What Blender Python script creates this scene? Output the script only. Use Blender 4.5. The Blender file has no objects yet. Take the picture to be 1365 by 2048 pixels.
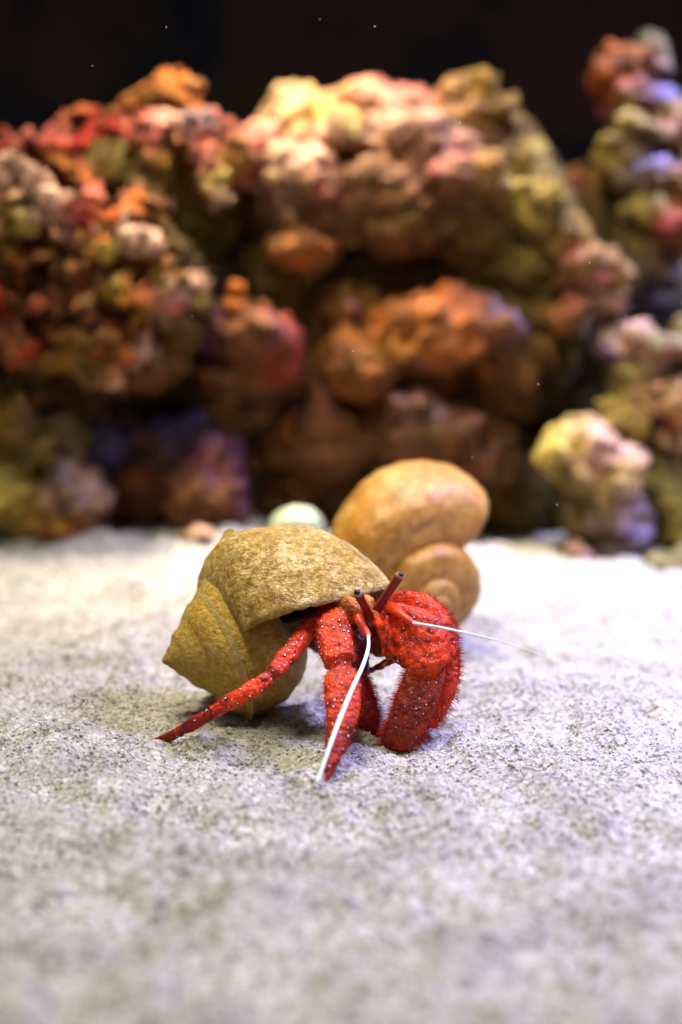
import bpy, math, random
import numpy as np
from mathutils import Vector, Matrix
R = math.radians
random.seed(7); rng = np.random.default_rng(7)
S = 0.01                                   # everything below is written in centimetres
scene = bpy.context.scene
COL = scene.collection

# ------------------------------------------------------------------ camera
CAM_H, PITCH, FPX, CX, CY = 14.3, R(6.0), 2844.0, 682.5, 1024.0
cam_d = bpy.data.cameras.new('camera'); cam = bpy.data.objects.new('camera', cam_d); COL.objects.link(cam)
cam.location = (0, 0, CAM_H*S); cam.rotation_euler = (R(90)-PITCH, 0, 0)
cam_d.sensor_fit = 'HORIZONTAL'; cam_d.sensor_width = 24.0; cam_d.lens = 24.0*FPX/1365.0
cam_d.clip_start = 0.005; cam_d.clip_end = 20
cam_d.dof.use_dof = True; cam_d.dof.focus_distance = 0.532; cam_d.dof.aperture_fstop = 4.6
scene.camera = cam

# ------------------------------------------------------------------ world, lamps, exposure
w = bpy.data.worlds.new('World'); scene.world = w; w.use_nodes = True
bg = w.node_tree.nodes['Background']; bg.inputs[0].default_value = (0.50, 0.54, 0.80, 1); bg.inputs[1].default_value = 0.045
def area(name, loc, aim, sx, sy, power, col):
    d = bpy.data.lights.new(name, 'AREA'); d.shape = 'RECTANGLE'; d.size = sx*S; d.size_y = sy*S
    d.energy = power; d.color = col
    o = bpy.data.objects.new(name, d); COL.objects.link(o); o.location = Vector(loc)*S
    o.rotation_euler = (Vector(aim)-Vector(loc)).to_track_quat('-Z', 'Y').to_euler()
    return o
area('tank_lamp', (-12, 68, 98), (-4, 56, 0), 34, 14, 7.3, (1.0, 0.92, 0.77))
area('tank_lamp_rear', (-6, 119, 94), (-4, 119, 0), 66, 8, 5.0, (1.0, 0.92, 0.72)).data.spread = R(46)
area('foreground_fill', (-12, 28, 100), (-4, 30, 0), 40, 14, 9.2, (0.97, 1.0, 0.82))  # extra overhead lamp, added to brighten the foreground sand
area('tank_lamp_blue', (52, 58, 74), (32, 56, 0), 30, 14, 6.5, (0.44, 0.46, 1.0)).data.spread = R(76)
area('tank_lamp_blue', (44, 112, 84), (36, 116, 10), 20, 10, 7.0, (0.42, 0.46, 1.0)).data.spread = R(80)
area('camera_side_fill', (-25, -70, 70), (0, 58, 4), 110, 80, 2.6, (1.0, 0.96, 0.88))  # unseen soft fill added behind the camera, lifts shell and crab fronts
vs = scene.view_settings
vs.view_transform = 'Standard'; vs.look = 'None'; vs.exposure = 0.0; vs.gamma = 1.0; vs.use_curve_mapping = False
scene.cycles.use_denoising = True
scene.cycles.max_bounces = 6; scene.cycles.caustics_reflective = False; scene.cycles.caustics_refractive = False

# ------------------------------------------------------------------ helpers
FW = np.array([0, math.cos(PITCH), -math.sin(PITCH)]); UP = np.array([0, math.sin(PITCH), math.cos(PITCH)])
RT = np.array([1.0, 0, 0]); CAMP = np.array([0, 0, CAM_H])
def at(u, v, Y):
    d = FW + RT*(u-CX)/FPX - UP*(v-CY)/FPX
    return CAMP + d*(Y/d[1])
def pxs(Y): return Y/math.cos(PITCH)/FPX*0.995      # size in cm of one photo pixel at distance Y
def lin(*c):
    return tuple(((x/255)/12.92 if x <= 10 else ((x/255+0.055)/1.055)**2.4) for x in c)

def _hash(ix, iy, iz, seed):
    h = (ix*374761393 + iy*668265263 + iz*2147483647 + seed*144665) & 0xFFFFFFFF
    h = ((h ^ (h >> 13))*1274126177) & 0xFFFFFFFF
    h = ((h ^ (h >> 16))*2246822519) & 0xFFFFFFFF
    return ((h ^ (h >> 15)) & 0xFFFF)/65535.0
def vnoise(p, seed=0):
    p = np.asarray(p, float); i = np.floor(p).astype(np.int64); f = p-i; f = f*f*f*(f*(f*6-15)+10)
    r = 0
    for dx in (0, 1):
        for dy in (0, 1):
            for dz in (0, 1):
                wgt = (f[:, 0] if dx else 1-f[:, 0])*(f[:, 1] if dy else 1-f[:, 1])*(f[:, 2] if dz else 1-f[:, 2])
                r = r + wgt*_hash(i[:, 0]+dx, i[:, 1]+dy, i[:, 2]+dz, seed)
    return r*2-1
def fbm(p, octv=4, seed=0, gain=0.5):
    r = 0; a = 1.0; q = np.asarray(p, float)
    for k in range(octv):
        r = r + a*vnoise(q, seed+k*17); a *= gain; q = q*2.03+11.7
    return r
def sstep(a, b, x):
    t = np.clip((x-a)/(b-a), 0, 1); return t*t*(3-2*t)

def mk(name, V, F, mat, parent=None, origin=(0, 0, 0), smooth=True, col=None, uv=None):
    V = np.asarray(V, float); o3 = np.asarray(origin, float)
    me = bpy.data.meshes.new(name)
    if isinstance(F, np.ndarray):
        n = len(F); k = F.shape[1]
        me.vertices.add(len(V)); me.vertices.foreach_set('co', ((V-o3)*S).astype(np.float32).ravel())
        me.loops.add(n*k); me.loops.foreach_set('vertex_index', F.astype(np.int32).ravel())
        me.polygons.add(n); me.polygons.foreach_set('loop_start', np.arange(0, n*k, k, dtype=np.int32))
        me.update(calc_edges=True)
    else:
        me.from_pydata([tuple(x) for x in (V-o3)*S], [], F)
    if smooth: me.polygons.foreach_set('use_smooth', np.ones(len(me.polygons), bool))
    if col is not None:
        a = me.color_attributes.new('Col', 'FLOAT_COLOR', 'POINT')
        a.data.foreach_set('color', np.concatenate([col, np.ones((len(col), 1))], 1).astype(np.float32).ravel())
    if uv is not None:
        a = me.attributes.new('spiral', 'FLOAT_VECTOR', 'POINT'); a.data.foreach_set('vector', np.asarray(uv, np.float32).ravel())
    me.materials.append(mat); me.update()
    o = bpy.data.objects.new(name, me); COL.objects.link(o)
    if parent is not None:
        o.parent = parent
    else:
        o.location = Vector(o3)*S
    return o
def tag(o, label, cat, group=None):
    o['label'] = label; o['category'] = cat
    if group: o['group'] = group
    return o
def empty(name, loc):
    o = bpy.data.objects.new(name, None); COL.objects.link(o); o.location = Vector(loc)*S; o.empty_display_size = 0.01
    return o

class Geo:                                              # collects verts / faces
    def __init__(s): s.v = []; s.f = []; s.n = 0
    def add(s, V, F):
        s.v.append(np.asarray(V, float)); s.f += [tuple(i+s.n for i in f) for f in F]; s.n += len(V)
    def V(s): return np.concatenate(s.v)
def ellipsoid(c, ax, nu=18, nv=10):
    V = [c+ax[2]]
    for i in range(1, nv):
        t = math.pi*i/nv
        for j in range(nu):
            p = 2*math.pi*j/nu
            V.append(c + ax[2]*math.cos(t) + math.sin(t)*(ax[0]*math.cos(p)+ax[1]*math.sin(p)))
    V.append(c-ax[2]); F = []; last = len(V)-1
    for j in range(nu):
        k = (j+1) % nu
        F.append((0, 1+j, 1+k)); F.append((last, last-nu+k, last-nu+j))
        for i in range(nv-2):
            a = 1+i*nu; b = a+nu; F.append((a+j, b+j, b+k, a+k))
    return V, F
def cat_path(P, n):                                    # Catmull-Rom through rows of P
    P = np.asarray(P, float); m = len(P)
    if m == 2: return np.array([P[0]+(P[1]-P[0])*t for t in np.linspace(0, 1, n)])
    Q = np.vstack([2*P[0]-P[1], P, 2*P[-1]-P[-2]]); out = []
    for x in np.linspace(0, m-1-1e-6, n):
        i = int(x); t = x-i; a, b, c, d = Q[i:i+4]
        out.append(0.5*(2*b+(c-a)*t+(2*a-5*b+4*c-d)*t*t+(3*b-a-3*c+d)*t**3))
    return np.array(out)
def tube(path, wid, thick=0.8, ns=14, n=None, facing=None, cap=True, square=1.0):
    """path rows (x,y,z) in cm, wid full widths in cm; the width lies across the view, the thickness along it"""
    n = n or max(6, 5*len(path)); D = cat_path(np.column_stack([path, wid]), n); C = D[:, :3]; W = np.maximum(D[:, 3], 1e-3)
    T = np.gradient(C, axis=0); T /= np.linalg.norm(T, axis=1)[:, None]+1e-9
    fv = np.array(facing if facing is not None else -FW)
    V = []; F = []
    for i in range(n):
        sd = np.cross(T[i], fv); sd /= np.linalg.norm(sd)+1e-9; nn = np.cross(sd, T[i])
        for j in range(ns):
            a = 2*math.pi*j/ns; ca, sa = math.cos(a), math.sin(a)
            if square != 1.0:
                ca = math.copysign(abs(ca)**square, ca); sa = math.copysign(abs(sa)**square, sa)
            V.append(C[i]+sd*W[i]/2*ca+nn*W[i]/2*thick*sa)
    for i in range(n-1):
        for j in range(ns):
            k = (j+1) % ns; F.append((i*ns+j, i*ns+k, (i+1)*ns+k, (i+1)*ns+j))
    if cap:
        V.append(C[0]-T[0]*W[0]*0.22); V.append(C[-1]+T[-1]*W[-1]*0.22); a, b = len(V)-2, len(V)-1
        for j in range(ns):
            k = (j+1) % ns; F.append((a, k, j)); F.append((b, (n-1)*ns+j, (n-1)*ns+k))
    return V, F, C, W
def remesh(V, F, voxel, smooth_it=0):
    me = bpy.data.meshes.new('tmp'); me.from_pydata([tuple(x) for x in np.asarray(V)], [], F)
    o = bpy.data.objects.new('tmp', me); COL.objects.link(o)
    m = o.modifiers.new('r', 'REMESH'); m.mode = 'VOXEL'; m.voxel_size = voxel
    if smooth_it:
        s = o.modifiers.new('s', 'SMOOTH'); s.iterations = smooth_it; s.factor = 0.5
    dg = bpy.context.evaluated_depsgraph_get(); e = o.evaluated_get(dg); m2 = e.to_mesh()
    n = len(m2.vertices); co = np.empty(n*3, np.float32); m2.vertices.foreach_get('co', co)
    no = np.empty(n*3, np.float32); m2.vertices.foreach_get('normal', no)
    fs = [tuple(p.vertices) for p in m2.polygons]
    e.to_mesh_clear(); bpy.data.objects.remove(o); bpy.data.meshes.remove(me)
    if all(len(f) == 4 for f in fs): fs = np.array(fs)
    return co.reshape(-1, 3).astype(float), no.reshape(-1, 3).astype(float), fs

# ------------------------------------------------------------------ materials
def mat(name, rough=0.6, spec=0.4):
    m = bpy.data.materials.new(name); m.use_nodes = True; nt = m.node_tree; b = nt.nodes['Principled BSDF']
    b.inputs['Roughness'].default_value = rough; b.inputs['Specular IOR Level'].default_value = spec
    return m, nt, b
class N:                                               # tiny node helper
    def __init__(s, nt): s.nt = nt
    def __call__(s, typ, **kw):
        n = s.nt.nodes.new(typ)
        for k, v in kw.items():
            if k.startswith('_'): setattr(n, k[1:], v)
            else:
                key = int(k[1:]) if k[0] == 'i' and k[1:].isdigit() else k.replace('__', ' ')
                if hasattr(v, 'is_linked') or hasattr(v, 'links'): s.nt.links.new(v, n.inputs[key])
                else: n.inputs[key].default_value = v
        return n
    def link(s, a, b): s.nt.links.new(a, b)
def ramp(n, fac, stops):
    r = n('ShaderNodeValToRGB'); n.link(fac, r.inputs[0]); e = r.color_ramp.elements
    while len(e) < len(stops): e.new(0.5)
    for i, (p, c) in enumerate(stops): e[i].position = p; e[i].color = (*c, 1) if len(c) == 3 else c
    return r.outputs[0]
def mix(n, fac, a, b, mode='MIX'):
    m = n('ShaderNodeMix', _data_type='RGBA', _blend_type=mode)
    for sock, v in ((m.inputs[0], fac), (m.inputs[6], a), (m.inputs[7], b)):
        if hasattr(v, 'is_linked'): n.link(v, sock)
        else: sock.default_value = v if not isinstance(v, tuple) or len(v) == 4 else (*v, 1)
    return m.outputs[2]
def noise_tex(n, vec, scale, detail=4, rough=0.55, dist=0.0):
    t = n('ShaderNodeTexNoise', Scale=scale, Detail=detail, Roughness=rough, Distortion=dist); n.link(vec, t.inputs['Vector']); return t.outputs[0]
def bump(n, h, b, strength, dist):
    x = n('ShaderNodeBump', Strength=strength, Distance=dist); n.link(h, x.inputs['Height']); n.link(x.outputs[0], b.inputs['Normal']); return x

def sand_mat(name, grains=False):
    m, nt, b = mat(name, 0.85, 0.25); n = N(nt); g = n('ShaderNodeNewGeometry').outputs['Position']
    vo = n('ShaderNodeTexVoronoi', Scale=760.0, Randomness=1.0); n.link(g, vo.inputs['Vector'])
    cell0 = n('ShaderNodeSeparateColor'); n.link(vo.outputs['Color'], cell0.inputs[0])
    pat = n('ShaderNodeMapRange'); n.link(noise_tex(n, g, 34, 4, 0.65, 0.5), pat.inputs[0]); pat.inputs[1].default_value = 0.46; pat.inputs[2].default_value = 0.66; pat.inputs[3].default_value = 0.0; pat.inputs[4].default_value = 0.34
    cell = n('ShaderNodeMath', _operation='SUBTRACT'); n.link(cell0.outputs[0], cell.inputs[0]); n.link(pat.outputs[0], cell.inputs[1])
    c = ramp(n, cell.outputs[0], [(0.0, lin(112, 102, 91)), (0.10, lin(142, 132, 119)), (0.35, lin(162, 153, 138)), (0.75, lin(175, 166, 151)), (1.0, lin(202, 196, 184))])
    big = noise_tex(n, g, 22, 5, 0.6)
    c = mix(n, ramp(n, big, [(0.35, (0, 0, 0)), (0.65, (1, 1, 1))]), mix(n, 0.35, c, lin(128, 120, 106)), c)
    sp = noise_tex(n, g, 190, 3, 0.6)
    c = mix(n, ramp(n, sp, [(0.62, (0, 0, 0)), (0.72, (0.6, 0.6, 0.6))]), c, lin(100, 88, 80))
    n.link(c, b.inputs['Base Color'])
    if not grains:
        h = n('ShaderNodeMath', _operation='ADD'); n.link(vo.outputs['Distance'], h.inputs[0]); n.link(noise_tex(n, g, 420, 4, 0.6), h.inputs[1])
        bump(n, h.outputs[0], b, 0.55, 0.001)
    return m
def rock_mat():
    m, nt, b = mat('live_rock', 0.78, 0.3); n = N(nt); g = n('ShaderNodeNewGeometry').outputs['Position']
    a = n('ShaderNodeAttribute', _attribute_name='Col').outputs['Color']
    n1 = noise_tex(n, g, 55, 5, 0.65, 0.6)
    c = mix(n, ramp(n, n1, [(0.40, (0.9, 0.9, 0.9)), (0.55, (0, 0, 0))]), a, mix(n, 0.75, a, lin(78, 52, 14), 'MIX'))
    n2 = noise_tex(n, g, 90, 4, 0.6, 0.3)
    c = mix(n, ramp(n, n2, [(0.60, (0, 0, 0)), (0.70, (0.3, 0.3, 0.3))]), c, lin(206, 150, 104))
    n3 = noise_tex(n, g, 38, 3, 0.6, 1.0)
    c = mix(n, ramp(n, n3, [(0.60, (0, 0, 0)), (0.72, (0.5, 0.5, 0.5))]), c, lin(146, 74, 22))
    n.link(c, b.inputs['Base Color']); n4 = noise_tex(n, g, 160, 4, 0.7)
    c = mix(n, ramp(n, n4, [(0.38, (0.6, 0.6, 0.6)), (0.48, (0, 0, 0))]), c, lin(52, 34, 14))
    n.link(c, b.inputs['Base Color']); bump(n, noise_tex(n, g, 130, 5, 0.65), b, 1.0, 0.008)
    return m
def shell_mat(name, base, dark, light, tint, rough=0.6, spec=0.35, hairy=True):
    m, nt, b = mat(name, rough, spec); n = N(nt)
    sp = n('ShaderNodeAttribute', _attribute_name='spiral').outputs['Vector']; g = n('ShaderNodeTexCoord').outputs['Object']
    st = n('ShaderNodeMapping'); n.link(sp, st.inputs[0]); st.inputs['Scale'].default_value = (48, 13, 13) if hairy else (16, 6, 6)
    gl = noise_tex(n, st.outputs[0], 1.0, 5, 0.7, 0.4)
    c = mix(n, ramp(n, gl, [(0.33, (1, 1, 1)), (0.52, (0, 0, 0))]), base, dark)
    c = mix(n, ramp(n, gl, [(0.52, (0, 0, 0)), (0.68, (0.8, 0.8, 0.8))]), c, light)
    bl = noise_tex(n, g, 45, 4, 0.6, 0.5)
    c = mix(n, ramp(n, bl, [(0.45, (0, 0, 0)), (0.62, (0.8, 0.8, 0.8))]), c, tint)
    fi = noise_tex(n, g, 420 if hairy else 200, 4, 0.7, 0.6)
    c = mix(n, ramp(n, fi, [(0.38, (0.9, 0.9, 0.9) if hairy else (0.3, 0.3, 0.3)), (0.49, (0, 0, 0))]), c, dark)
    c = mix(n, ramp(n, fi, [(0.54, (0, 0, 0)), (0.64, (0.7, 0.7, 0.7))]), c, light)
    ba = noise_tex(n, g, 85, 5, 0.65, 0.8)
    c = mix(n, ramp(n, ba, [(0.52, (0, 0, 0)), (0.66, (0.6, 0.6, 0.6) if hairy else (0.3, 0.3, 0.3))]), c, dark)
    if hairy:
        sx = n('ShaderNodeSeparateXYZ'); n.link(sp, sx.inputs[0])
        bounce_tint = n('ShaderNodeMapRange'); n.link(sx.outputs[0], bounce_tint.inputs[0]); bounce_tint.inputs[1].default_value = -0.35; bounce_tint.inputs[2].default_value = -1.1; bounce_tint.inputs[3].default_value = 0.0; bounce_tint.inputs[4].default_value = 0.5
        c = mix(n, bounce_tint.outputs[0], c, lin(206, 162, 34))  # translucency and bounce light painted as yellow-olive on the spire whorls
        ba2 = n('ShaderNodeMapRange'); n.link(sx.outputs[2], ba2.inputs[0]); ba2.inputs[1].default_value = -0.12; ba2.inputs[2].default_value = -0.3; ba2.inputs[3].default_value = 0.0; ba2.inputs[4].default_value = 0.6
        c = mix(n, ba2.outputs[0], c, lin(216, 198, 146))
    n.link(c, b.inputs['Base Color'])
    h = n('ShaderNodeMath', _operation='ADD'); n.link(gl, h.inputs[0]); n.link(noise_tex(n, g, 500, 4, 0.7), h.inputs[1])
    bump(n, h.outputs[0], b, 1.0 if hairy else 0.4, 0.0024 if hairy else 0.0012)
    return m
def crab_mat():
    m, nt, b = mat('crab_red', 0.42, 0.28); n = N(nt); g = n('ShaderNodeNewGeometry').outputs['Position']
    a = n('ShaderNodeAttribute', _attribute_name='Col').outputs['Color']
    n1 = noise_tex(n, g, 330, 4, 0.65, 0.5)
    c = mix(n, ramp(n, n1, [(0.36, (0.7, 0.7, 0.7)), (0.52, (0, 0, 0))]), a, mix(n, 0.75, a, lin(96, 10, 4)))
    c = mix(n, ramp(n, n1, [(0.56, (0, 0, 0)), (0.72, (0.5, 0.5, 0.5))]), c, mix(n, 0.5, a, lin(255, 96, 20)))
    n5 = noise_tex(n, g, 170, 3, 0.6, 0.8)
    c = mix(n, ramp(n, n5, [(0.40, (0.9, 0.9, 0.9)), (0.53, (0, 0, 0))]), c, mix(n, 0.75, c, lin(74, 8, 4)))
    n.link(c, b.inputs['Base Color'])
    b.inputs['Subsurface Weight'].default_value = 0.0; b.inputs['Subsurface Radius'].default_value = (0.004, 0.001, 0.0005); b.inputs['Subsurface Scale'].default_value = 0.5
    bump(n, noise_tex(n, g, 650, 4, 0.6), b, 0.8, 0.0011)
    return m
def plain(name, c, rough=0.5, spec=0.4, vary=0.25, scale=300):
    m, nt, b = mat(name, rough, spec); n = N(nt); g = n('ShaderNodeNewGeometry').outputs['Position']
    t = noise_tex(n, g, scale, 4, 0.6); d = tuple(x*(1-vary) for x in c); l = tuple(min(1, x*(1+vary)) for x in c)
    n.link(ramp(n, t, [(0.35, d), (0.65, l)]), b.inputs['Base Color']); return m
M_sand = sand_mat('sand'); M_grain = sand_mat('sand_grains', True); M_rock = rock_mat(); M_crab = crab_mat()
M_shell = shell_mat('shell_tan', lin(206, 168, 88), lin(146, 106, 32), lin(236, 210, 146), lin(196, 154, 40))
M_shell2 = shell_mat('shell_amber', lin(176, 126, 50), lin(104, 64, 16), lin(200, 156, 84), lin(176, 112, 20), 0.46, 0.45, False)
M_shell3 = shell_mat('shell_pale', lin(164, 172, 142), lin(140, 146, 108), lin(186, 190, 168), lin(156, 162, 126), 0.45, 0.4, False)
M_spot = plain('spot_white', lin(236, 232, 240), 0.25, 0.6, 0.05); M_ring = plain('spot_ring', lin(34, 8, 16), 0.4, 0.4)
M_hair = plain('bristle_red', lin(176, 26, 12), 0.5, 0.2, 0.3, 200); M_stalk = plain('eyestalk_maroon', lin(112, 14, 18), 0.35, 0.5, 0.3, 400)
M_eye = plain('eye_dark', lin(22, 10, 14), 0.3, 0.4); M_eyering = plain('eye_ring', lin(150, 112, 98), 0.4, 0.5)
M_ped = plain('peduncle_orange', lin(240, 64, 18), 0.38, 0.5, 0.3, 350); M_flag = plain('antenna_white', lin(216, 226, 228), 0.35, 0.5, 0.05)

def wall_mat():
    m, nt, b = mat('tank_back', 0.9, 0.1); n = N(nt); g = n('ShaderNodeNewGeometry').outputs['Position']
    c = ramp(n, noise_tex(n, g, 5.5, 4, 0.55, 0.4), [(0.38, lin(10, 16, 28)), (0.50, lin(40, 30, 26)), (0.62, lin(52, 28, 32)), (0.72, lin(48, 42, 20))])
    n.link(c, b.inputs['Base Color']); return m
M_wall = wall_mat()

# ------------------------------------------------------------------ the setting
_tr = [(298, 1496, 52.2), (652, 1562, 47.9), (790, 1498, 52.4), (742, 1474, 53.7), (600, 1545, 49.5), (470, 1520, 50.5), (900, 1420, 56.5), (980, 1500, 52.0), (1040, 1380, 58.0), (1130, 1490, 52.5), (1240, 1360, 60), (220, 1400, 57), (130, 1480, 53), (380, 1640, 44), (860, 1620, 45.5)]
TRACKS = [(*at(*q)[:2], 0.55+0.25*(i % 3), 0.10 if i < 1 else 0.18) for i, q in enumerate(_tr)]
def sand_h(x, y):
    x = np.asarray(x, float); y = np.asarray(y, float); p = np.column_stack([x.ravel(), y.ravel(), 0*x.ravel()])
    near = np.exp(-(((x.ravel()+1)/9)**2+((y.ravel()-53)/7)**2))
    h = 2.0*sstep(66, 112, y.ravel())*sstep(6, -12, x.ravel())
    h = h + 0.5*fbm(p/9.0, 2, 3)*(1-0.85*near) + 0.46*fbm(p/2.6, 2, 9)*(1-0.55*near) + 0.24*fbm(p/0.9, 2, 12)*(1-0.3*near)
    for (cx, cy, r0, am) in TRACKS:
        d = np.hypot(x.ravel()-cx, y.ravel()-cy)/r0; h = h+am*(np.exp(-((d-1.35)/0.5)**2)-0.9*np.exp(-(d/0.8)**2))
    return h.reshape(x.shape)
def spaced(lo, a, b, hi, fine, coarse):
    return np.concatenate([np.arange(lo, a, coarse), np.arange(a, b, fine), np.arange(b, hi+coarse, coarse)])
xs = spaced(-80, -17, 17, 80, 0.11, 0.8); ys = np.concatenate([np.arange(8, 22, 0.5), np.arange(22, 78, 0.11), np.arange(78, 130, 0.4), np.arange(130, 187, 1.5)])
X, Yg = np.meshgrid(xs, ys); Z = sand_h(X, Yg)
pp = np.column_stack([X.ravel(), Yg.ravel(), 0*X.ravel()])
Z += (0.035*vnoise(pp/0.36, 5) + 0.07*np.maximum(0, vnoise(pp/0.24, 6)-0.2)).reshape(Z.shape) + 0.008*rng.standard_normal(Z.shape)
nx, ny = len(xs), len(ys); I = np.arange(nx*ny).reshape(ny, nx)
F = np.stack([I[:-1, :-1], I[:-1, 1:], I[1:, 1:], I[1:, :-1]], -1).reshape(-1, 4)
sand = mk('sand', np.column_stack([X.ravel(), Yg.ravel(), Z.ravel()]), F, M_sand); sand['kind'] = 'structure'
# loose grains lying on the sand
ng = 46000
gy = 22+(100-22)*rng.random(ng); gx = (rng.random(ng)-0.5)*2*(gy*0.26+1); gz = sand_h(gx, gy)
sz = 0.026+0.055*rng.random(ng)**2.6
octa = np.array([(1, 0, 0), (-1, 0, 0), (0, 1, 0), (0, -1, 0), (0, 0, 1), (0, 0, -1)], float)
of = np.array([(0, 2, 4), (2, 1, 4), (1, 3, 4), (3, 0, 4), (2, 0, 5), (1, 2, 5), (3, 1, 5), (0, 3, 5)])
GV = octa[None]*sz[:, None, None]*(0.65+0.7*rng.random((ng, 6, 1))); a = rng.random(ng)*6.28
ca, sa = np.cos(a)[:, None], np.sin(a)[:, None]
GV = np.stack([GV[..., 0]*ca-GV[..., 1]*sa, GV[..., 0]*sa+GV[..., 1]*ca+0.4*GV[..., 2], GV[..., 2]], -1)
GV += np.stack([gx, gy, gz+sz*0.2+0.015], -1)[:, None]
GF = (of[None]+6*np.arange(ng)[:, None, None]).reshape(-1, 3)
gr = mk('loose_grains', GV.reshape(-1, 3), GF, M_grain, parent=sand); gr['kind'] = 'stuff'
wl = mk('back_wall', [(-160, 186, -5), (160, 186, -5), (160, 186, 140), (-160, 186, 140), (-160, 188, -5), (160, 188, -5), (160, 188, 140), (-160, 188, 140)],
        [(0, 1, 2, 3), (7, 6, 5, 4), (0, 4, 5, 1), (3, 2, 6, 7), (0, 3, 7, 4), (1, 5, 6, 2)], M_wall, smooth=False); wl['kind'] = 'structure'

# ------------------------------------------------------------------ live rock
C = dict(pk=lin(206, 116, 106), rd=lin(176, 46, 34), cr=lin(210, 184, 104), ol=lin(100, 84, 18), yo=lin(166, 130, 26), og=lin(190, 108, 16),
         br=lin(104, 62, 16), pu=lin(92, 52, 104), lb=lin(120, 122, 180), dk=lin(56, 42, 12), gr=lin(132, 124, 78), wp=lin(234, 188, 164), lv=lin(170, 146, 166), mg=lin(124, 42, 48))
def sat(c, k=1.2):
    m = sum(c)/3; return tuple(max(0.004, m+k*(x-m)) for x in c)
C = {k: sat(v) for k, v in C.items()}
MIXC = dict(pk=['wp', 'br', 'yo', 'og', 'ol'], wp=['pk', 'cr', 'yo', 'br'], cr=['yo', 'ol', 'gr'], rd=['og', 'br', 'ol'], og=['br', 'yo', 'rd', 'ol'], br=['og', 'ol', 'dk', 'pu', 'pk'], dk=['br', 'ol', 'dk'], ol=['br', 'yo', 'dk', 'gr'], yo=['ol', 'cr', 'og'],
            pu=['mg', 'br', 'ol'], mg=['pu', 'br', 'ol', 'br'], lb=['lv', 'pu', 'gr', 'br'], lv=['wp', 'lb', 'gr', 'ol'], gr=['ol', 'cr', 'lv'])
def rock(name, blobs, label, tubes=(), voxel=0.28, amp=0.7, freq=3.2, seed=1, cat='rock', pits=0.7, knobs=9):
    rk = random.Random(seed)
    g = Geo(); cen = []; rad = []; cols = []
    for (u, v, Y, rx, rz, ry, c) in blobs:
        k = pxs(Y); p = at(u, v, Y); g.add(*ellipsoid(p, (RT*rx*k, np.array([0, 1., 0])*ry, np.array([0, 0, 1.])*rz*k)))
        cen.append(p); rad.append((rx*k+rz*k)/2); cols.append(C[c])
        for q in range(knobs):
            a = rk.uniform(0, 6.28); e = rk.uniform(-0.5, 1.0); ce = math.sqrt(max(0, 1-e*e)); f = rk.uniform(0.85, 1.0); r0 = min(rx, rz)*k*rk.uniform(0.10, 0.42)
            pq = p+f*np.array([rx*k*ce*math.cos(a), -ry*ce*abs(math.sin(a)), rz*k*e])
            g.add(*ellipsoid(pq, (RT*r0*rk.uniform(.7, 1.5), np.array([0, 1., 0])*r0, np.array([0, 0, 1.])*r0*rk.uniform(.6, 1.2)), 10, 6))
            cen.append(pq); rad.append(r0); cols.append(C[c] if rk.random() < 0.72 else C[rk.choice(MIXC.get(c, ['ol', 'br', 'cr']))])
    for (pts, wpx, c) in tubes:
        P3 = [at(*q) for q in pts]; W = [wp*pxs(q[2]) for wp, q in zip(wpx, pts)] if hasattr(wpx, '__len__') else [wpx*pxs(q[2]) for q in pts]
        V, Fc, cc, ww = tube(P3, W, 0.95, 10, n=4*len(pts)); g.add(V, Fc)
        cl = c if isinstance(c, (list, tuple)) else [c]
        for i, (q, ww_) in enumerate(zip(cc, ww)):
            for _ in range(2 if ww_ > 0.9 else 1):
                dq = np.array([rk.uniform(-1, 1), rk.uniform(-1, 1), rk.uniform(-1, 1)])*ww_*0.5; rq = ww_*rk.uniform(.18, .42); g.add(*ellipsoid(q+dq, (RT*rq, np.array([0, 1., 0])*rq, np.array([0, 0, 1.])*rq), 8, 5))
            cen.append(q); rad.append(ww_/2); cols.append(C[cl[min(len(cl)-1, i*len(cl)//len(cc))]])
    V, Nn, Fc = remesh(g.V(), g.f, voxel, 2)
    d = fbm(V/freq, 4, seed, 0.55)*amp - np.abs(fbm(V/(freq*0.5), 3, seed+50))*amp*1.4 + amp*0.5 + fbm(V/0.8, 2, seed+60)*0.24
    pit = np.maximum(0, vnoise(V/(freq*0.45), seed+90)-0.25); V2 = V+Nn*(d-pit*pits*amp*3)[:, None]
    cen = np.array(cen); rad = np.array(rad); cols = np.array(cols)
    Vj = V+np.stack([fbm(V/2.2, 3, seed+s) for s in (7, 8, 9)], 1)*1.0
    D = np.concatenate([np.linalg.norm(Vj[k:k+4000, None].astype(np.float32)-cen[None].astype(np.float32), axis=2)/rad[None].astype(np.float32) for k in range(0, len(Vj), 4000)])
    Wt = np.exp(-3.0*(D-D.min(1, keepdims=True))); Wt /= Wt.sum(1, keepdims=True)
    base = np.array([V2[:, 0].mean(), V2[:, 1].mean(), V2[:, 2].min()])
    o = mk(name, V2, Fc, M_rock, origin=base, col=Wt@cols); tag(o, label, cat); return o

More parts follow.
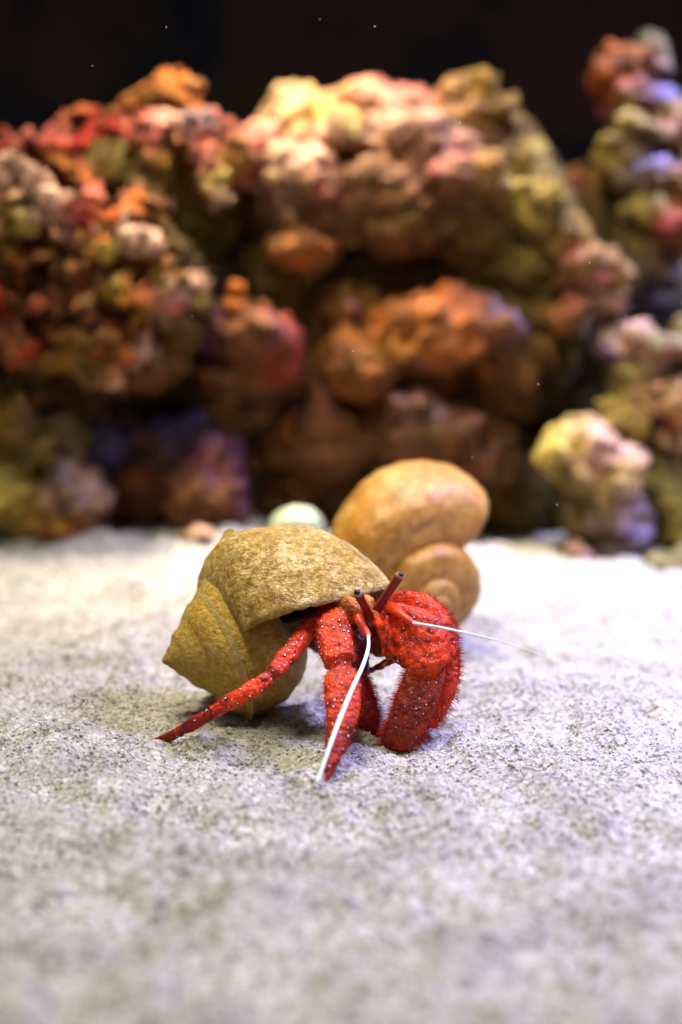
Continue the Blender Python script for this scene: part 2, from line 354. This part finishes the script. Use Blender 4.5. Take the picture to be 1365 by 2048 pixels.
rock('reef_boulder', [
    (640, 250, 122, 85, 55, 6, 'cr'), (720, 215, 123, 75, 42, 6, 'rd'), (800, 245, 123, 90, 60, 7, 'pk'), (930, 228, 119, 74, 82, 4, 'yo'), (1025, 275, 122, 34, 50, 3, 'yo'),
    (1055, 335, 119, 48, 55, 3, 'cr'), (1082, 410, 114, 55, 66, 4, 'cr'), (1130, 475, 115, 45, 45, 4, 'yo'), (1180, 545, 113, 55, 42, 4, 'pk'), (1225, 630, 113, 34, 40, 3, 'pu'),
    (590, 350, 112, 92, 55, 5, 'wp'), (530, 300, 114, 50, 50, 4, 'pk'), (680, 290, 117, 110, 60, 7, 'cr'), (830, 300, 116, 110, 70, 7, 'wp'), (900, 355, 113, 85, 42, 5, 'pk'), (640, 380, 111, 40, 40, 4, 'rd'),
    (780, 400, 115, 130, 90, 7, 'br'), (610, 430, 115, 95, 90, 6, 'ol'), (600, 498, 110, 68, 34, 4, 'og'), (950, 430, 117, 110, 110, 6, 'ol'), (970, 352, 112, 46, 42, 3, 'yo'), (800, 470, 113, 80, 45, 5, 'br'),
    (760, 570, 121, 220, 90, 6, 'dk'), (1030, 540, 119, 110, 90, 6, 'ol'), (860, 665, 112, 130, 80, 6, 'og'), (730, 730, 113, 95, 70, 6, 'og'), (880, 605, 113, 80, 30, 4, 'pk'), (985, 650, 112, 42, 36, 4, 'lb'),
    (680, 630, 116, 95, 60, 5, 'br'), (1010, 740, 117, 90, 90, 6, 'br'), (850, 860, 113, 125, 70, 6, 'br'), (830, 805, 110, 55, 32, 4, 'lv'), (640, 880, 115, 120, 80, 6, 'br'), (950, 910, 116, 90, 90, 6, 'br'),
    (570, 970, 119, 100, 110, 6, 'dk'), (760, 980, 120, 260, 130, 6, 'dk'), (1020, 990, 120, 80, 120, 5, 'ol'), (720, 800, 119, 250, 190, 6, 'br'), (980, 620, 121, 160, 250, 6, 'ol'), (660, 310, 123, 150, 120, 6, 'wp'), (800, 350, 124, 180, 130, 6, 'pk'), (970, 400, 124, 170, 150, 6, 'ol'), (600, 600, 118, 130, 160, 5, 'ol'), (640, 780, 117, 150, 130, 5, 'br'), (1060, 650, 120, 110, 160, 5, 'ol'), (560, 900, 118, 110, 120, 5, 'br'), (520, 440, 120, 100, 150, 5, 'ol'), (1150, 700, 126, 130, 300, 5, 'dk'), (1120, 950, 125, 130, 170, 5, 'dk')],
    'large boulder with pink and cream crust on top and orange patches below',
    tubes=[([(1105, 640, 112), (1160, 615, 111), (1215, 590, 111)], [40, 50, 44], ['og', 'pk', 'wp']), ([(1130, 500, 114), (1190, 540, 112), (1220, 570, 112)], 50, 'cr')], seed=3, amp=0.6)
rock('encrusted_rock', [
    (420, 650, 109, 75, 50, 4, 'pu'), (500, 670, 107, 85, 58, 4, 'br'), (572, 690, 108, 40, 66, 4, 'rd'), (490, 745, 110, 110, 50, 4, 'br'), (470, 810, 113, 100, 70, 5, 'dk'), (480, 930, 118, 90, 140, 5, 'dk'), (330, 790, 116, 150, 70, 5, 'dk')],
    'purple and red crusted rock with a small orange knob, between boulder and coral rubble',
    tubes=[([(468, 640, 106), (470, 605, 105), (485, 580, 105)], [30, 34, 50], 'og')], seed=11, amp=0.5)
lat = []
rl = random.Random(5)
for i in range(110):
    u = rl.uniform(-40, 330); v = rl.uniform(440, 720)
    if u > 180+0.35*(v-400)*0.5 and v < 470: continue
    a = rl.uniform(0, 6.28); L = rl.uniform(22, 52); b = a+rl.uniform(-1.4, 1.4); Y0 = rl.uniform(95, 99)+max(0, u-200)*0.01
    lat.append(([(u, v, Y0), (u+L*math.cos(a), v+L*0.8*math.sin(a), Y0-rl.uniform(0, 2.5)), (u+L*math.cos(a)+L*0.8*math.cos(b), v+L*math.sin(a)+L*0.8*math.sin(b), Y0+1)],
                [rl.uniform(10, 22), rl.uniform(16, 32), rl.uniform(10, 22)], rl.choice(['br', 'pk', 'rd', 'yo', 'br', 'rd', 'wp', 'og', 'ol'])))
rock('coral_rubble', [
    (330, 400, 114, 170, 150, 6, 'ol'), (420, 290, 108, 70, 38, 4, 'pk'), (480, 320, 109, 50, 50, 4, 'pk'), (430, 350, 106, 30, 55, 3, 'yo'), (90, 560, 104, 170, 170, 5, 'br'), (90, 350, 106, 90, 60, 4, 'rd'),
    (290, 412, 99, 46, 32, 3, 'br'), (120, 705, 99, 110, 40, 4, 'yo'), (330, 600, 105, 90, 120, 4, 'ol'), (250, 700, 106, 140, 90, 5, 'br'), (-60, 500, 100, 90, 200, 5, 'br'), (330, 200, 109, 44, 30, 3, 'og'), (60, 780, 110, 140, 120, 6, 'dk')],
    'knobbly coral rubble full of arches and holes, red, orange and white branches',
    tubes=[([(225, 235, 107), (270, 200, 108), (330, 165, 109), (370, 190, 109), (395, 235, 108)], [34, 30, 44, 40, 28], 'og'),
           ([(-30, 290, 103), (40, 290, 103), (110, 275, 103), (140, 235, 103), (185, 225, 103), (215, 255, 103)], [60, 40, 44, 30, 26, 30], ['rd', 'pk', 'pk', 'og', 'rd', 'rd']),
           ([(100, 300, 102), (170, 290, 102), (215, 255, 103), (240, 225, 104)], [30, 34, 34, 28], 'rd'),
           ([(235, 250, 104), (290, 260, 103), (340, 245, 104), (400, 245, 105), (450, 270, 107)], [40, 48, 44, 40, 48], ['rd', 'pk', 'wp', 'lv', 'pk']),
           ([(400, 300, 104), (425, 330, 103), (440, 375, 103), (435, 400, 103)], [36, 30, 34, 26], ['pk', 'cr', 'wp']),
           ([(300, 290, 104), (310, 330, 103), (335, 350, 103)], [30, 32, 28], ['pk', 'yo']),
           ([(110, 320, 101), (160, 350, 100), (180, 385, 99), (150, 390, 99)], [30, 30, 34, 30], ['og', 'og', 'pk']),
           ([(-40, 350, 94), (10, 335, 93), (60, 350, 93), (105, 390, 93), (135, 430, 93)], [44, 40, 40, 42, 46], 'wp'),
           ([(10, 440, 94), (50, 445, 93), (95, 430, 93), (115, 395, 93)], [34, 30, 40, 28], ['cr', 'wp']),
           ([(50, 390, 94), (60, 410, 94), (85, 400, 94)], [24, 26, 24], 'gr'),
           ([(120, 420, 93), (150, 440, 93), (190, 435, 93), (230, 430, 94), (270, 420, 96)], [44, 48, 46, 36, 40], ['wp', 'mg', 'rd', 'og', 'og']),
           ([(150, 450, 93), (185, 490, 93), (225, 505, 94)], [44, 40, 40], ['pk', 'rd', 'cr']),
           ([(250, 465, 94), (280, 480, 94), (310, 510, 95), (325, 550, 96), (300, 570, 95)], [34, 38, 34, 34, 40], ['wp', 'wp', 'br', 'og', 'cr']),
           ([(230, 560, 94), (260, 585, 94), (300, 600, 95)], [30, 36, 40], ['cr', 'og', 'pk'])] + lat, voxel=0.27, amp=0.5, freq=1.7, seed=21, pits=1.3)
rock('rough_rock', [
    (20, 850, 106, 70, 95, 5, 'yo'), (100, 905, 106, 72, 85, 5, 'gr'), (50, 985, 105, 110, 75, 6, 'cr'), (150, 965, 104, 50, 50, 4, 'lv'), (195, 985, 104, 30, 55, 3, 'wp'), (120, 1045, 104, 85, 34, 4, 'rd'), (160, 1020, 103, 36, 36, 3, 'yo'), (60, 870, 105, 40, 60, 3, 'lv')],
    'pale olive and lavender rock with red-brown base below the coral rubble', seed=31, amp=0.55)
rock('blue_rock', [
    (230, 905, 109, 42, 55, 3, 'lb'), (340, 885, 109, 55, 55, 4, 'lb'), (395, 860, 110, 45, 38, 3, 'lb'), (435, 925, 108, 50, 70, 4, 'pu'), (300, 970, 108, 60, 80, 4, 'br'), (395, 985, 107, 75, 80, 5, 'br'), (460, 1000, 109, 36, 70, 4, 'pu'), (240, 1000, 110, 50, 60, 4, 'br')],
    'small hump of rock with bluish top and reddish flank on the sand', seed=41, amp=0.45)
rock('rock_spire', [
    (1242, 130, 125, 42, 38, 3, 'og'), (1205, 155, 125, 28, 30, 3, 'og'), (1300, 125, 127, 32, 58, 3, 'gr'), (1250, 195, 126, 50, 55, 4, 'mg'), (1300, 225, 127, 48, 60, 4, 'lb'), (1275, 255, 123, 42, 26, 3, 'cr'), (1320, 275, 123, 40, 26, 3, 'pk'), (1350, 250, 124, 40, 36, 3, 'yo'),
    (1255, 330, 125, 50, 70, 4, 'yo'), (1305, 355, 123, 52, 42, 4, 'lb'), (1360, 370, 122, 34, 34, 3, 'rd'), (1310, 425, 122, 70, 34, 4, 'cr'), (1350, 450, 121, 46, 46, 3, 'rd'), (1290, 520, 126, 90, 110, 5, 'ol'), (1350, 570, 123, 44, 80, 4, 'lb'), (1400, 420, 126, 80, 200, 6, 'gr'),
    (1225, 300, 123, 22, 34, 2, 'cr'), (1165, 385, 129, 60, 44, 4, 'pk'), (1200, 470, 130, 60, 90, 4, 'dk'), (1330, 760, 128, 100, 220, 6, 'dk'), (1330, 1000, 126, 110, 140, 6, 'dk')],
    'tall narrow spire of rock with ochre tip and bluish side', seed=51, amp=0.55)
rock('pink_rock', [
    (1268, 672, 109, 36, 24, 3, 'wp'), (1330, 695, 108, 52, 26, 4, 'wp'), (1290, 750, 111, 66, 56, 4, 'gr'), (1215, 690, 112, 26, 38, 3, 'pu'), (1335, 800, 108, 46, 42, 4, 'pk'), (1300, 800, 108, 30, 30, 3, 'wp'), (1250, 845, 110, 52, 56, 4, 'cr'), (1362, 830, 107, 30, 36, 3, 'rd'), (1350, 870, 108, 40, 34, 3, 'wp'), (1325, 960, 111, 60, 90, 5, 'gr'), (1350, 1030, 110, 46, 70, 4, 'cr'), (1400, 800, 112, 70, 200, 6, 'gr')],
    'pink-topped olive rock below the rock spire', seed=61, amp=0.5)
rock('leaning_rock', [
    (1150, 868, 106, 52, 26, 3, 'cr'), (1118, 905, 105, 36, 36, 3, 'cr'), (1190, 900, 104, 40, 42, 3, 'wp'), (1160, 945, 105, 46, 36, 3, 'ol'), (1248, 930, 104, 42, 34, 3, 'wp'), (1235, 965, 104, 40, 34, 3, 'cr'), (1190, 1030, 107, 66, 90, 4, 'ol'), (1250, 1040, 106, 46, 80, 4, 'lv'), (1200, 1095, 107, 90, 30, 4, 'gr')],
    'low cream and grey rock leaning on the sand in front of the dark gap', seed=71, amp=0.45)
rock('flat_stone', [(1350, 1128, 100, 62, 20, 3, 'gr'), (1390, 1120, 101, 60, 26, 3, 'gr')], 'flat grey-green stone lying on the sand below the pink-topped rock', seed=81, amp=0.2, voxel=0.25, knobs=2, cat='stone')
rock('pebble', [(1150, 1098, 103, 24, 16, 0.9, 'wp'), (1172, 1112, 102.5, 18, 14, 0.8, 'lv'), (1190, 1119, 102, 10, 8, 0.5, 'mg')], 'small pale lilac pebble beside the leaning rock', seed=82, amp=0.12, voxel=0.12, freq=1.0, knobs=2, cat='pebble')
rock('pebble', [(405, 1066, 100, 26, 14, 1.0, 'wp'), (375, 1076, 99.5, 16, 10, 0.7, 'yo')], 'small white and yellow pebble in front of the blue-topped rock', seed=83, amp=0.12, voxel=0.12, freq=1.0, knobs=2, cat='pebble')

# ------------------------------------------------------------------ snail shells
def shell(name, mouth, axis, roll, scale, material, label, turns=5.2, W=2.5, Rr=1.0, a=1.02, b=1.45, H=2.35, tilt=0.35, ns=72, seed=1, wob=0.02, shoulder=0.12, cone=0.0, rho_f=0.95, rough=0.0):
    """helicospiral; `mouth` is where the axis point level with the aperture sits (world cm), `axis` points to the apex"""
    k = math.log(W)/(2*math.pi); nt = int(turns*90)
    th = np.linspace(-turns*2*math.pi, 0, nt); ph = np.linspace(0, 2*math.pi, ns, endpoint=False)
    def surf(sc):
        T, Pp = np.meshgrid(th, ph, indexing='ij'); s = np.exp(k*T)
        cr, ca = np.cos(Pp), np.sin(Pp)
        bulge = 1+shoulder*np.exp(-((Pp-0.9)/0.35)**2)
        er = a*cr*sc*bulge; ez = b*ca*sc*bulge
        rr = Rr+er*math.cos(tilt)+ez*math.sin(tilt)*0.6; zz = -H+ez*math.cos(tilt)-er*math.sin(tilt)*0.9
        rr = np.maximum(rr, 0.02)
        if cone:
            rho = rho_f*np.max(rr[0]/np.maximum(-zz[0], .05)*(np.cos(ph) > -0.2))
            wt = cone*sstep(-1.95*math.pi, -2.5*math.pi, T)*sstep(-0.5, 0.1, er); rr = rr*(1-wt)+np.maximum(rr, -zz*rho)*wt
        w_ = 1+wob*np.sin(T*23)*0.35
        return np.stack([s*rr*w_*np.cos(T), -s*rr*w_*np.sin(T), s*zz], -1).reshape(-1, 3), np.stack([T/(2*math.pi), 0.32*np.cos(Pp), 0.32*np.sin(Pp)], -1).reshape(-1, 3)
    Vo, uv = surf(1.0); Vi, _ = surf(0.92)
    J = np.arange(nt*ns).reshape(nt, ns); Jn = np.roll(J, -1, 1)
    Fo = np.stack([J[:-1], J[1:], Jn[1:], Jn[:-1]], -1).reshape(-1, 4)
    i0 = nt-int(90*1.1); Ji = J[i0:]+nt*ns; Jin = np.roll(Ji, -1, 1)
    Fi = np.stack([Ji[:-1], Jin[:-1], Jin[1:], Ji[1:]], -1).reshape(-1, 4)
    lip = np.stack([J[-1], Ji[-1], Jin[-1], Jn[-1]], -1)
    V = np.concatenate([Vo, Vi]); V = V+np.stack([fbm(V*1.3, 3, seed+s) for s in (1, 2, 3)], 1)*wob*1.6+np.stack([fbm(V*9.0, 2, seed+s) for s in (4, 5, 6)], 1)*rough*np.clip(np.linalg.norm(V, axis=1)/2.2, 0, 1)[:, None]**2
    z = np.array(axis, float); z /= np.linalg.norm(z); x = np.cross([0, 0, 1.0], z); x /= np.linalg.norm(x); y = np.cross(z, x)
    x, y = x*math.cos(roll)+y*math.sin(roll), -x*math.sin(roll)+y*math.cos(roll)
    Vw = (V*scale)@np.stack([x, y, z]) ; Vw = Vw + np.asarray(mouth, float) + z*scale*H
    base = np.array([Vw[:, 0].mean(), Vw[:, 1].mean(), Vw[:, 2].min()])
    o = mk(name, Vw, np.concatenate([Fo, Fi, lip]), material, origin=base, uv=np.concatenate([uv, uv]))
    tag(o, label, 'shell', 'spiral snail shells on the sand'); return o
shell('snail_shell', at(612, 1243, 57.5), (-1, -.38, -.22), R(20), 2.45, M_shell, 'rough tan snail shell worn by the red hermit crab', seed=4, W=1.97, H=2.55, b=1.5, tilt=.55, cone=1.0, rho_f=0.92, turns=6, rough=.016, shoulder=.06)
shell('snail_shell', at(800, 1104, 75.0), (.32, -.95, -.42), R(50), 2.78, M_shell2, 'smooth amber snail shell with its coils showing, behind the crab', seed=14, W=1.98, H=2.25, b=1.38, tilt=.4, turns=3.6, rough=.01)
shell('snail_shell', at(595, 1085, 95.0), (.2, .6, .5), R(200), 1.6, M_shell3, 'small pale greenish shell half hidden behind the tan shell', seed=24, W=2.2, H=1.6, b=1.1, tilt=.3, turns=3.4)

# ------------------------------------------------------------------ the hermit crab
crab = empty('hermit_crab', at(720, 1500, 52.0)); CO = np.array(crab.location)/S
tag(crab, 'red hermit crab with white spots leaning out of the tan shell', 'crab')
RED = lin(236, 64, 4); DRED = lin(150, 24, 5); BRN = lin(138, 44, 8); DBR = lin(84, 20, 8); ORG = lin(236, 138, 52); MAR = lin(140, 16, 22)
# each limb segment: points (u, v, distance), widths in photo pixels, flatness, colour, spots per cm2, bristle weight
SEG = [
    ([(655, 1232, 55.0), (622, 1256, 53.6), (578, 1310, 52.3), (550, 1344, 51.7)], [28, 38, 42, 36], .8, RED, 9, 0, .75),
    ([(534, 1357, 51.5), (510, 1376, 51.2), (470, 1399, 51.0), (428, 1424, 51.1)], [34, 38, 36, 30], .8, RED, 8, 0, .75),
    ([(655, 1215, 54.6), (666, 1243, 53.0), (672, 1290, 51.8), (680, 1322, 51.2)], [36, 64, 76, 70], .7, RED, 10, 0.1, .7),
    ([(683, 1346, 50.8), (685, 1370, 50.4), (686, 1415, 49.8), (680, 1462, 49.2)], [66, 80, 76, 60], .6, RED, 8, 0.15, .7),
    ([(552, 1342, 51.7), (532, 1360, 51.5)], [24, 24], .9, DBR, 0, 0, 1.0),
    ([(680, 1318, 51.3), (684, 1352, 50.9)], [46, 46], .8, DBR, 0, 0, 1.0),
    ([(430, 1423, 51.2), (400, 1440, 51.2), (355, 1466, 51.6), (315, 1484, 51.9), (286, 1500, 52.2)], [24, 27, 23, 18, 8], .8, DRED, 2, 0, .9),
    ([(681, 1456, 49.3), (676, 1480, 49.0), (664, 1525, 48.4), (650, 1572, 47.8)], [46, 52, 30, 6], .7, DRED, 3, 0.2, .9),
    ([(702, 1235, 54.6), (712, 1290, 54.0), (716, 1345, 53.7)], [44, 56, 50], .8, DBR, 5, 0.1, 0.75),
    ([(708, 1330, 53.8), (716, 1380, 53.6), (730, 1430, 53.5), (742, 1478, 53.7)], [50, 62, 66, 34], .7, MAR, 1, 1.6, 1.0),
    ([(765, 1222, 55.4), (800, 1208, 54.8), (842, 1222, 54.3), (872, 1262, 53.8), (880, 1318, 53.3)], [46, 56, 76, 84, 76], .7, RED, 9, 0.7, 0.7),
    ([(770, 1232, 54.2), (806, 1248, 53.2), (842, 1280, 52.8), (858, 1332, 52.4)], [50, 92, 122, 104], .5, RED, 11, 0.15, 0.8),
    ([(856, 1318, 53.0), (852, 1342, 52.7), (833, 1400, 52.3), (814, 1450, 52.1), (794, 1480, 52.2), (775, 1504, 52.6)], [70, 86, 90, 86, 72, 30], .5, BRN, 6, 0.9, 0.55),
    ([(896, 1296, 53.6), (896, 1350, 53.3), (880, 1405, 53.1), (860, 1450, 53.0)], [46, 54, 48, 30], .8, RED, 12, 1.0, 0.9),
    ([(676, 1232, 56.0), (704, 1212, 54.3), (738, 1220, 53.6)], [76, 78, 54], .7, ORG, 9, 0, 1.0),
    ([(676, 1220, 54.6), (696, 1212, 53.4), (716, 1216, 53.0)], [44, 46, 34], .8, ORG, 12, 0, 1.0),
    ([(640, 1240, 58.5), (690, 1240, 57.0), (730, 1262, 55.2)], [150, 140, 90], .8, DBR, 0, 0, 1.0),
    ([(745, 1240, 55.0), (755, 1275, 54.6), (770, 1305, 54.4)], [80, 74, 44], .8, BRN, 0, 0, 1.0),
    ([(800, 1250, 55.2), (815, 1290, 54.4), (820, 1330, 53.6)], [70, 70, 40], .8, DRED, 4, 0, 1.0),
    ([(742, 1224, 53.7), (760, 1245, 53.1), (767, 1285, 52.9), (769, 1312, 52.9)], [26, 24, 16, 9], .9, RED, 0, 0, 1.0),
    ([(768, 1234, 53.4), (776, 1275, 53.0), (786, 1302, 52.9), (802, 1318, 52.9)], [22, 16, 14, 8], .9, lin(238, 60, 12), 0, 0, 1.0),
    ([(790, 1318, 54.6), (755, 1335, 55.2), (722, 1349, 55.7)], [16, 15, 12], .9, DRED, 0, 0, 1.0),
    ([(766, 1300, 53.2), (776, 1318, 53.2), (768, 1332, 53.3)], [10, 9, 5], .9, lin(240, 128, 30), 0, 0, 1.0),
    ([(775, 1300, 53.1), (790, 1322, 53.1), (806, 1330, 53.2)], [10, 9, 5], .9, lin(240, 128, 30), 0, 0, 1.0),
]
g = Geo(); sc_, sr_, si_, sl_, st_ = [], [], [], [], []
for i, (pts, wd, th_, c, sp, hr, sq) in enumerate(SEG):
    P3 = np.array([at(*q) for q in pts]); W = [a*0.92*pxs(q[2]) for a, q in zip(wd, pts)]
    V, Fc, cc, ww = tube(P3, W, th_, 18, n=7*len(pts), square=sq); g.add(V, Fc)
    sc_.append(cc); sr_.append(ww/2); si_ += [i]*len(cc); tt = np.gradient(cc, axis=0); ln = np.linalg.norm(tt, axis=1); sl_.append(np.cumsum(ln)); st_.append(tt/ln[:, None])
BV, BN, BF = remesh(g.V(), g.f, 0.042, 1)
sc_ = np.concatenate(sc_); sr_ = np.concatenate(sr_); si_ = np.array(si_)
own = np.empty(len(BV), int); arc = np.zeros(len(BV)); sl_ = np.concatenate(sl_); st_ = np.concatenate(st_); bc = np.zeros((len(BV), 3)); SC = np.array([x[3] for x in SEG])
for k in range(0, len(BV), 8000):
    D = np.linalg.norm(BV[k:k+8000, None]-sc_[None], axis=2)-sr_[None]
    am = D.argmin(1); arc[k:k+8000] = sl_[am]+np.einsum('ij,ij->i', BV[k:k+8000]-sc_[am], st_[am]); own[k:k+8000] = si_[am]; Wt = np.exp(-(D-D.min(1, keepdims=True))*14); Wt /= Wt.sum(1, keepdims=True); bc[k:k+8000] = Wt@SC[si_]
rug = np.abs(np.sin((arc+0.10*vnoise(BV/0.3, 71))*math.pi/0.20))**0.6
limb = np.array([1 if i in (0, 1, 2, 3, 6, 7, 9, 10, 12, 13) else 0.3 for i in range(len(SEG))])[own]
BV = BV+BN*(0.035*fbm(BV/0.26, 3, 77)+0.02*vnoise(BV/0.1, 78)+0.030*limb*(rug-0.6)*(0.6+0.8*vnoise(BV/0.5, 72)))[:, None]
mk('body', BV, BF, M_crab, parent=crab, origin=CO, col=bc)
# pearly white spots, each with a dark ring
dens = np.array([x[4] for x in SEG])[own]; order = rng.permutation(len(BV))[:16000]; taken = {}; spots = []
for i in order:
    if dens[i] <= 0: continue
    rmin = 0.70/math.sqrt(dens[i]); key = tuple((BV[i]/0.5).astype(int)); ok = True
    for dx in (-1, 0, 1):
        for dy in (-1, 0, 1):
            for dz in (-1, 0, 1):
                for (q, rq) in taken.get((key[0]+dx, key[1]+dy, key[2]+dz), ()):
                    if np.linalg.norm(q-BV[i]) < min(rmin, rq)*0.98: ok = False
    if ok: taken.setdefault(key, []).append((BV[i], rmin)); spots.append(i)
gs, gr_ = Geo(), Geo()
for i in spots:
    nrm = BN[i]; s = (0.012+0.016*rng.random()**1.5) if own[i] < 8 else (0.011+0.018*rng.random()**1.5)
    seg = np.argmin(np.linalg.norm(sc_-BV[i], axis=1)); j = min(seg+1, len(sc_)-1); t = sc_[j]-sc_[seg] if si_[j] == si_[seg] else sc_[seg]-sc_[seg-1]
    t = t-nrm*np.dot(t, nrm); t /= np.linalg.norm(t)+1e-9; b_ = np.cross(nrm, t); el = 2.2 if own[i] in (0, 1, 2, 3, 6, 7) else 1.1
    gr_.add(*ellipsoid(BV[i], (t*s*1.8*el, b_*s*2.0, nrm*s*0.8), 10, 4)); gs.add(*ellipsoid(BV[i]+nrm*s*0.35, (t*s*el, b_*s, nrm*s*0.8), 8, 5))
o = mk('spot_rings', gr_.V(), gr_.f, M_ring, parent=crab, origin=CO); o['kind'] = 'stuff'
o = mk('white_spots', gs.V(), gs.f, M_spot, parent=crab, origin=CO); o['kind'] = 'stuff'
# bristles along the limbs
hw = np.array([x[5] for x in SEG])[own]+0.22*(own < 14); hw = hw*(0.25+np.clip(np.abs(BN[:, 0]), 0, 1)**2)
idx = rng.choice(len(BV), 8000, p=hw/hw.sum()); gh = Geo(); gd = np.array([0, 0, -1.0])
for i in idx:
    n_ = BN[i]; L = rng.uniform(0.10, 0.42) if SEG[own[i]][5] > 0.3 else rng.uniform(0.08, 0.26); r_ = 0.0075; d1 = n_+rng.normal(0, .25, 3)+gd*0.25; d1 /= np.linalg.norm(d1)
    p0 = BV[i]-n_*0.01; p1 = p0+d1*L*0.55; p2 = p1+(d1+gd*0.2+rng.normal(0, .12, 3))*L*0.45
    a1 = np.cross(d1, [0.3, 0.5, 0.8]); a1 /= np.linalg.norm(a1); a2 = np.cross(d1, a1)
    ring = [a1, -.5*a1+.87*a2, -.5*a1-.87*a2]
    gh.add([p0+q*r_ for q in ring]+[p1+q*r_*.75 for q in ring]+[p2], [(0, 1, 4, 3), (1, 2, 5, 4), (2, 0, 3, 5), (3, 4, 6), (4, 5, 6), (5, 3, 6)])
o = mk('bristles', gh.V(), gh.f, M_hair, parent=crab, origin=CO); o['kind'] = 'stuff'
# eyestalks, each with its eye
def stalk(p0, p1, w0, w1, Y0, Y1):
    A, B = at(*p0, Y0), at(*p1, Y1); k = pxs(Y0); t = (B-A)/np.linalg.norm(B-A)
    V, Fc, _, _ = tube([A, A+(B-A)*.3, A+(B-A)*.7, B], [w0*1.25*k, w0*.92*k, w0*.95*k, w1*k], 1.0, 16, n=16)
    st = mk('eyestalk', V, Fc, M_stalk, parent=crab, origin=CO)
    e = B+t*w1*k*0.12; x = np.cross(t, [1, 0, 0.3]); x /= np.linalg.norm(x); y = np.cross(t, x)
    V, Fc = ellipsoid(e, (x*w1*k*.50, y*w1*k*.50, t*w1*k*.36), 18, 10); mk('eye_rim', V, Fc, M_eyering, parent=st, origin=CO)
    f = -FW*0.55+t; f /= np.linalg.norm(f); x = np.cross(f, [1, 0, 0.3]); x /= np.linalg.norm(x); y = np.cross(f, x)
    V, Fc = ellipsoid(e+f*w1*k*.14, (x*w1*k*.38, y*w1*k*.38, f*w1*k*.30), 18, 10); mk('eye', V, Fc, M_eye, parent=st, origin=CO)
stalk((750, 1226), (799, 1153), 19, 19, 53.6, 52.6)
stalk((741, 1236), (717, 1188), 18, 19, 53.3, 52.2)
# antennae: orange stalk segments, white whip
def antenna(ped, pw, whip, ww):
    e = bpy.data.objects.new('antenna', None); COL.objects.link(e); e.parent = crab; e.empty_display_size = 0.01
    for q, w2 in zip(ped, pw):
        V, Fc, _, _ = tube([at(*x) for x in q], [a*pxs(q[0][2]) for a in w2], .9, 14); mk('peduncle', V, Fc, M_ped, parent=e, origin=CO)
    V, Fc, _, _ = tube([at(*x) for x in whip], [a*pxs(x[2]) for a, x in zip(ww, whip)], 1.0, 10, n=60); mk('flagellum', V, Fc, M_flag, parent=e, origin=CO)
antenna([[(700, 1212, 54.0), (712, 1228, 53.2), (722, 1246, 52.8)], [(718, 1240, 52.8), (728, 1256, 52.5), (738, 1273, 52.2)]], [[22, 24, 18], [17, 16, 13]],
        [(737, 1270, 52.2), (737, 1296, 51.4), (726, 1332, 50.2), (702, 1385, 49.0), (669, 1468, 47.6), (634, 1568, 46.4)], [7, 7.5, 8.5, 9.5, 10, 8])
antenna([[(768, 1208, 53.6), (784, 1216, 53.0), (800, 1227, 52.6)], [(796, 1224, 52.7), (812, 1236, 52.4), (828, 1247, 52.2)]], [[20, 20, 16], [17, 15, 11]],
        [(826, 1246, 52.2), (880, 1255, 51.0), (950, 1270, 49.8), (1020, 1288, 48.4), (1100, 1314, 46.4)], [6.5, 5.5, 4, 2.2, 0.8])

# ------------------------------------------------------------------ specks drifting in the water
gp = Geo()
for (u, v, Y, s) in [(750, 52, 54, 4), (333, 54, 52, 3), (185, 131, 55, 3), (550, 234, 56, 4), (920, 245, 58, 5), (707, 702, 52, 3), (640, 38, 50, 2), (1230, 92, 55, 2), (385, 632, 53, 3), (945, 915, 58, 2), (1077, 768, 57, 3), (1115, 1010, 56, 3), (233, 375, 55, 2), (1180, 525, 56, 3)]:
    k = pxs(Y)*s*0.5; q = rng.normal(0, 1, (3, 3)); q, _ = np.linalg.qr(q); gp.add(*ellipsoid(at(u, v, Y), (q[0]*k*1.3, q[1]*k*.8, q[2]*k*.6), 6, 4))
o = mk('drifting_specks', gp.V(), gp.f, plain('speck', lin(230, 190, 140), 0.6, 0.3)); o['kind'] = 'stuff'
tag(o, 'tiny pale specks drifting in the water above the reef', 'specks')
